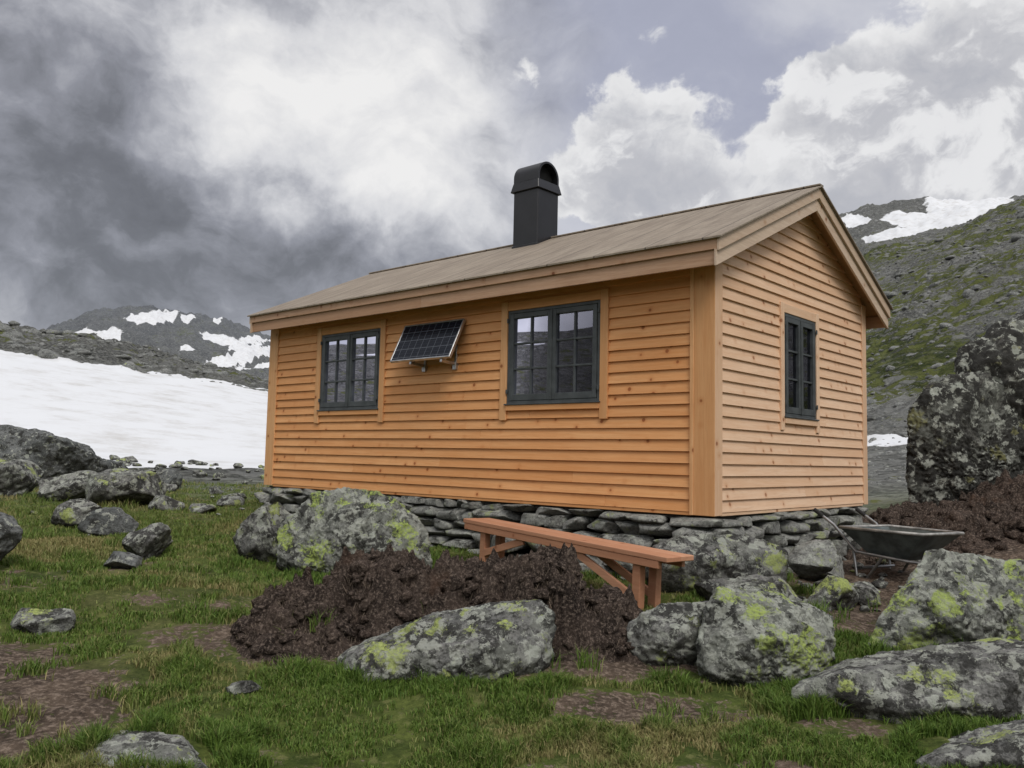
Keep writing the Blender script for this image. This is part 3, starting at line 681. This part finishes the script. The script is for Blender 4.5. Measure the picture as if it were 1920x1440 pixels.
# chimney
cx,cy=1.86,3.92; w=.23
mb=MB(); mb.box((cx-w,cy-w,3.2),(cx+w,cy+w,4.33)); mb.build('chimney_stack',M_black,cab,.012)
mb=MB(); w2=w+.035
c=[(cx-w-.004,cy-w-.004,4.40),(cx+w+.004,cy-w-.004,4.40),(cx+w+.004,cy+w+.004,4.40),(cx-w-.004,cy+w+.004,4.40)]
lo=[(cx-w2,cy-w2,4.26),(cx+w2,cy-w2,4.26),(cx+w2,cy+w2,4.26),(cx-w2,cy+w2,4.26)]
mb.poly8(lo+c); mb.build('chimney_skirt',M_black,cab,.006)
V=[];Fq=[]; nA=28; rad=w; z0=4.40; hh=.07
prof=[(-rad,0)]+[(-rad*math.cos(math.pi*i/nA),hh+rad*math.sin(math.pi*i/nA)*.95) for i in range(nA+1)]+[(rad,0)]
inn=[(p[0]*.86,p[1]*.9) for p in prof]; K=len(prof)
for yv in (cy-w,cy+w):
    for p in prof: V.append((cx+p[0],yv,z0+p[1]))
    for p in inn: V.append((cx+p[0],yv,z0+p[1]))
for i in range(K-1):
    Fq.append((i,i+1,2*K+i+1,2*K+i)); Fq.append((K+i+1,K+i,3*K+i,3*K+i+1)); Fq.append((i+1,i,K+i,K+i+1)); Fq.append((2*K+i,2*K+i+1,3*K+i+1,3*K+i))
mesh_np('chimney_hood',V,Fq,M_black,{},False,cab)
V=[(cx+p[0],cy-w+.10,z0+p[1]) for p in inn]; 
me=bpy.data.meshes.new('chimney_opening'); me.from_pydata(V,[],[tuple(range(len(V)))]); me.materials.append(M_blackin); link(bpy.data.objects.new('chimney_opening',me),cab)
mb=MB(); mb.box((cx-w-.012,cy-w-.012,zr(cx-w)-.05),(cx+w+.012,cy+w+.012,zr(cx-w)+.03)); mb.build('chimney_flashing',M_black,cab,.01)
# foundation: dry-stone wall of flat layered slabs
def foundation():
    Vs=[];Fs=[];Rs=[];n=0; rr=np.random.RandomState(31)
    protos=[rockverts(300+i,(1,1,1),5,9,.42,.72,1.45) for i in range(16)]
    def course(a0,a1,z0,h,T,o):
        nonlocal n
        a=a0
        while a<a1:
            w=rr.uniform(.18,.60)*(1.15 if h>.16 else 1); 
            parts=[(z0,h)] if (rr.rand()<.7 or h<.15) else [(z0,h*.48),(z0+h*.5,h*.5)]
            for zz,hh in parts:
                V,Fc=protos[rr.randint(16)]
                V=rotz(V,0,rr.uniform(-.05,.05),rr.uniform(-.06,.06)/max(1,w/h*.5))
                sc=np.array([w*1.0,rr.uniform(.30,.42),hh*rr.uniform(.95,1.08)]); 
                if rr.rand()<.5: V=V*np.array([-1,1,1])
                V=V*sc; ctr=np.array([a+w/2,-.13+o+rr.uniform(-.03,.05),zz+hh/2+rr.uniform(-.012,.012)])
                Q=V+ctr; Q=T(Q[:,0],Q[:,1],Q[:,2]); Q=np.stack([np.broadcast_to(np.asarray(c_,float),(len(V),)) for c_ in Q],1)
                Vs.append(Q); Fs.append(Fc+n); Rs.append(np.full(len(Q),rr.rand())); n+=len(Q)
            a+=w*1.0
    for T,a0,a1 in ((TF,L0-.02,L1),(TG,0,W_),(TL,0,W_)):
        z=-.045; k=0
        while z>-1.0:
            h=[.09,.14,.12,.20,.16,.2,.2,.2,.2][k]; course(a0+rr.uniform(-.1,.05),a1-.15,z-h,h,T,.05+.03*k); z-=h*.97; k+=1
    mesh_np('stone_foundation',np.concatenate(Vs),np.concatenate(Fs),M_stone,{'rnd':('POINT',np.concatenate(Rs))},True,cab)
foundation()
mb=MB(); mb.box((.2,.28,-1.2),(W_-.2,L1-.2,-.081)); mb.build('foundation_core',M_sill,cab,0)
# solar panel
sp=empty('solar_panel'); sp.parent=cab
a=Vector((-.06,3.38,2.14)); tl=Vector((-.06,4.46,2.14)); dn=(Vector((-.30,3.38,1.65))-a); Lh=dn.length
xa=(tl-a).normalized(); yd=dn.normalized(); nz=yd.cross(xa)
if nz.x>0: nz=-nz
M=Matrix(((xa.x,yd.x,nz.x,a.x),(xa.y,yd.y,nz.y,a.y),(xa.z,yd.z,nz.z,a.z),(0,0,0,1)))
sp.matrix_local=M
mb=MB(); mb.box((.018,.018,-.015),(1.062,Lh-.018,.006)); mb.build('cells',M_solar,sp,0)
mb=MB(); t=.018
mb.box((0,0,-.03),(1.08,t,.01)); mb.box((0,Lh-t,-.03),(1.08,Lh,.01)); mb.box((0,t,-.03),(t,Lh-t,.01)); mb.box((1.08-t,t,-.03),(1.08,Lh-t,.01)); mb.build('frame',M_alu,sp,.002)
mb=MB()
for yv in (3.55,4.1):
    mb.beam((-.02,yv,1.60),(-.28,yv,1.62),.035,.035); mb.beam((-.02,yv,1.60),(-.02,yv,2.1),.03,.03,up=(1,0,0)); mb.beam((-.03,yv,1.53),(-.03,yv,1.63),.06,.05,up=(1,0,0)); mb.beam((-.25,yv,1.61),(-.04,yv,1.78),.02,.02)
mb.build('solar_panel_bracket',M_alu,cab,.002)
# ---------------------------------------------------------------- bench
LE=Vector((-.36,9.45,.93)); RI=Vector((1.42,7.12,.82)); dv=RI-LE; BL=dv.length
bn=empty('wooden_bench'); bn.matrix_world=Matrix.Translation(LE)@dv.to_track_quat('X','Z').to_matrix().to_4x4()
mb=MB(); mb.box((0,-.17,-.045),(BL,-.002,0)); mb.box((.01,.002,-.046),(BL-.01,.17,-.001)); mb.build('seat_planks',M_bench,bn,.006)
mb=MB(); mb.box((.02,-.165,-.11),(BL-.10,-.125,-.046)); mb.box((.02,.125,-.11),(BL-.10,.165,-.046)); mb.build('rails',M_bench,bn,.004)
mb=MB()
for xq in (.28,1.35,BL-.42):
    for s_ in (-1,1): mb.box((xq,s_*.10-.035,-.62),(xq+.09,s_*.10+.035,-.047))
mb.build('legs',M_bench,bn,.004)
mb=MB(); mb.beam((BL-.40,-.12,-.40),(BL-1.15,-.12,-.12),.03,.07); mb.beam((.36,-.12,-.32),(1.0,-.12,-.12),.03,.07); mb.beam((BL-.40,.12,-.40),(BL-1.15,.12,-.12),.03,.07); mb.build('braces',M_bench,bn,.003)
# ---------------------------------------------------------------- wheelbarrow
wb=empty('wheelbarrow',(4.02,8.85,.46),(0,0,math.radians(-62)))
bm=bmesh.new()
def ring(zv,x0,x1,yw): return [(x0,-yw,zv),(x1,-yw*.8,zv),(x1,yw*.8,zv),(x0,yw,zv)]
outr=[ring(.20,-.22,.16,.19),ring(.48,-.46,.46,.38)]; inr=[ring(.22,-.21,.15,.18),ring(.48,-.45,.45,.37)]
vo=[[bm.verts.new(p) for p in r_] for r_ in outr]; vi=[[bm.verts.new(p) for p in r_] for r_ in inr]
for i in range(4):
    j=(i+1)%4; bm.faces.new((vo[0][i],vo[0][j],vo[1][j],vo[1][i])); bm.faces.new((vi[0][j],vi[0][i],vi[1][i],vi[1][j])); bm.faces.new((vo[1][i],vo[1][j],vi[1][j],vi[1][i]))
bm.faces.new(vo[0][::-1]); bm.faces.new(vi[0]); bmesh.ops.recalc_face_normals(bm,faces=bm.faces)
me=bpy.data.meshes.new('tray'); bm.to_mesh(me); bm.free(); me.materials.append(M_barrow); o=link(bpy.data.objects.new('tray',me),wb); md=o.modifiers.new('b','BEVEL'); md.width=.05; md.segments=4
def tube(name,paths,rad,mat,parent,cyc=False):
    cu=bpy.data.curves.new(name,'CURVE'); cu.dimensions='3D'; cu.bevel_depth=rad; cu.bevel_resolution=3
    for pth in paths:
        s_=cu.splines.new('POLY'); s_.points.add(len(pth)-1)
        for i,p in enumerate(pth): s_.points[i].co=(*p,1)
        s_.use_cyclic_u=cyc
    cu.materials.append(mat); return link(bpy.data.objects.new(name,cu),parent)
tube('tray_rim',[[(p[0],p[1],.485) for p in ring(.48,-.46,.46,.38)]],.016,M_barrowrim,wb,True)
tube('frame_tubes',[[(.58,-.05,.18),(.2,-.2,.20),(-.35,-.27,.24),(-.58,-.33,.50),(-.80,-.33,.62)],[(.58,.05,.18),(.2,.2,.20),(-.35,.27,.24),(-.58,.33,.50),(-.80,.33,.62)],
 [(-.05,-.23,.22),(-.25,-.25,-.05),(-.35,-.25,-.05),(-.38,-.27,.26)],[(-.05,.23,.22),(-.25,.25,-.05),(-.35,.25,-.05),(-.38,.27,.26)],[(-.3,-.25,.08),(-.3,.25,.08)]],.016,M_galv,wb)
tube('grips',[[(-.72,-.33,.576),(-.84,-.33,.642)],[(-.72,.33,.576),(-.84,.33,.642)]],.022,M_tyre,wb)
ring_=[(.60+.15*math.cos(t),0,.12+.15*math.sin(t)) for t in np.linspace(0,2*math.pi,33)]
tube('wheel_tyre',[ring_],.035,M_tyre,wb); tube('wheel_hub',[[(.60,-.07,.12),(.60,.07,.12)],[(.60,0,-.02),(.60,0,.26)],[(.46,0,.12),(.74,0,.12)]],.018,M_galv,wb)
# ---------------------------------------------------------------- camera
cam=bpy.data.objects.new('camera',bpy.data.cameras.new('camera')); link(cam)
cam.data.sensor_width=36; cam.data.lens=36*1607/1920; cam.data.clip_end=6000; cam.data.clip_start=.1
cam.matrix_world=Matrix.Translation((0,0,1.6))@Matrix.Rotation(math.radians(90+4.876),4,'X')@Matrix.Rotation(math.radians(1.27),4,'Z')
scene.camera=cam
# ---------------------------------------------------------------- light
sd=Vector((.22,-.62,.75)).normalized()
sun=bpy.data.objects.new('sun',bpy.data.lights.new('sun','SUN')); link(sun); sun.data.energy=1.5; sun.data.angle=math.radians(22); sun.data.color=(1,.96,.9)
sun.rotation_euler=sd.to_track_quat('Z','Y').to_euler()
elv=math.asin(sd.z); rotn=math.atan2(sd.x,sd.y)
w=bpy.data.worlds.new('World'); scene.world=w; w.use_nodes=True; nt=w.node_tree; g=G(nt); bg=nt.nodes['Background']
sky=g.n('ShaderNodeTexSky',sky_type='NISHITA',sun_disc=False,sun_elevation=elv,sun_rotation=rotn).outputs[0]
D=g.n('ShaderNodeTexCoord').outputs['Generated']
sx=g.n('ShaderNodeSeparateXYZ',{0:D}); x_,y_,z_=sx.outputs
azn=g.math('ARCTAN2',x_,y_); hor=g.math('SQRT',g.add(g.mul(x_,x_),g.mul(y_,y_))); eln=g.math('ARCTAN2',z_,hor)
wc=g.vm('SUBTRACT',g.noisec(D,4.5,6,.52),(.5,.5,.5)); ws=g.n('ShaderNodeSeparateXYZ',{0:wc})
wc2=g.vm('SUBTRACT',g.noisec(g.vm('ADD',D,(3,1,2)),16,6,.58),(.5,.5,.5)); ws2=g.n('ShaderNodeSeparateXYZ',{0:wc2})
def warped(k1,k2): 
    return (g.add(azn,g.add(g.mul(ws.outputs[0],k1),g.mul(ws2.outputs[0],k2))), g.add(eln,g.add(g.mul(ws.outputs[1],k1*.8),g.mul(ws2.outputs[1],k2))))
def blob(uv,px,py,rx,ry):
    a=math.atan((px-960)/1607); e=math.atan(((817+.0222*(px+849))-py)/1607*math.cos(a))
    du=g.mul(g.sub(uv[0],a),1607./rx); dv=g.mul(g.sub(uv[1],e),1607./ry)
    q=g.add(g.mul(du,du),g.mul(dv,dv)); return g.math('EXPONENT',g.mul(q,-1.))
U1=warped(.34,.10); U2=warped(.13,.12)
stretch=g.vm('MULTIPLY',g.vm('ADD',D,g.vm('SCALE',wc,.18)),(1,1,1.5))
nA_=g.noise(stretch,3.2,10,.56); nB_=g.noise(g.vm('ADD',stretch,(7,2,4)),7.5,10,.58)
nB2=g.noise(g.vm('ADD',stretch,(7.0,2.0,4.045)),7.5,10,.58); rel=g.sub(nB_,nB2)
nS=g.noise(g.vm('ADD',g.vm('MULTIPLY',stretch,(1,1,1.4)),(2,8,1)),2.2,5,.5)
B=g.add(.51,g.mul(g.sub(nA_,.5),.85)); B=g.add(B,g.mul(g.sub(nB_,.5),.40)); B=g.add(B,g.mul(rel,.5)); B=g.add(B,g.mul(g.sub(nS,.5),.25))
for (px,py,rx,ry,k) in [(600,230,300,150,.34),(450,90,200,110,.24),(830,70,350,150,.20),(330,170,160,100,.10),(760,320,160,80,.14),(80,300,420,220,-.21),(100,60,260,100,-.06),(250,480,500,120,-.15),(200,610,500,50,-.04),(700,470,300,80,-.04),(1000,200,120,260,-.04)]:
    B=g.add(B,g.mul(blob(U1,px,py,rx,ry),k))
B=g.math('MINIMUM',g.math('MAXIMUM',B,.02),1.2)
cr=g.n('ShaderNodeValToRGB'); sock(nt,cr.inputs[0],B); e=cr.color_ramp.elements
e[0].position=.0; e[0].color=(.12,.12,.13,1); e[1].position=1.; e[1].color=(.90,.89,.88,1)
for p_,c_ in ((.25,(.175,.178,.195,1)),(.42,(.29,.295,.33,1)),(.58,(.46,.465,.50,1)),(.75,(.69,.69,.71,1))):
    q=e.new(p_); q.color=c_
base=cr.outputs[0]
gap=g.ramp(g.add(azn,g.mul(ws.outputs[2],.3)),-.05,.12)
base=g.mix(g.mul(gap,.85),base,g.mix(g.ramp(nA_,.38,.62),(.42,.44,.55),(.62,.63,.69)))
S=g.add(g.mul(g.sub(nB_,.5),.8),g.mul(rel,.4))
for (px,py,rx,ry,k) in [(1195,255,130,115,1.),(1120,360,130,80,.8),(1310,370,130,80,.8),(1660,200,190,120,1.),(1880,120,190,180,1.),(1830,320,200,70,.7),(1620,370,110,40,.6),(1500,160,80,70,.5),(960,150,60,50,.5),(1250,20,90,40,.35)]:
    S=g.add(S,g.mul(blob(U2,px,py,rx,ry),k))
cm_=g.ramp(S,.38,.56); core=g.ramp(S,.5,1.15)
cc=g.mix(core,(.86,.855,.85),(.55,.55,.575)); cc=g.mix(g.mul(g.ramp(nB_,.48,.66),.5),cc,(.80,.795,.79))
cc=g.mix(g.mul(g.ramp(nB_,.52,.36),.45),cc,(.48,.49,.53))
cc=g.mix(g.mul(g.ramp(rel,.0,.12),.85),cc,(.90,.895,.89)); cc=g.mix(g.mul(g.ramp(rel,.0,-.14),.5),cc,(.43,.44,.48))
skyc=g.mix(g.mul(cm_,.92),base,cc)
up=g.ramp(eln,.75,1.25); skyc=g.mix(up,skyc,(1.8,1.8,1.82))  # overhead sky brightened out of view to add light
bk=g.ramp(y_,.35,-.3); skyc=g.mix(g.mul(bk,.8),skyc,g.mix(g.ramp(nA_,.35,.65),(.70,.71,.75),(1.25,1.25,1.25)))  # sky behind the camera also brightened for lighting
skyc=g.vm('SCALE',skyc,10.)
skyc=g.mix(.06,skyc,sky)
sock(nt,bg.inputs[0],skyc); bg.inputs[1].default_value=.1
scene.view_settings.view_transform='Standard'; scene.view_settings.look='None'; scene.view_settings.exposure=0
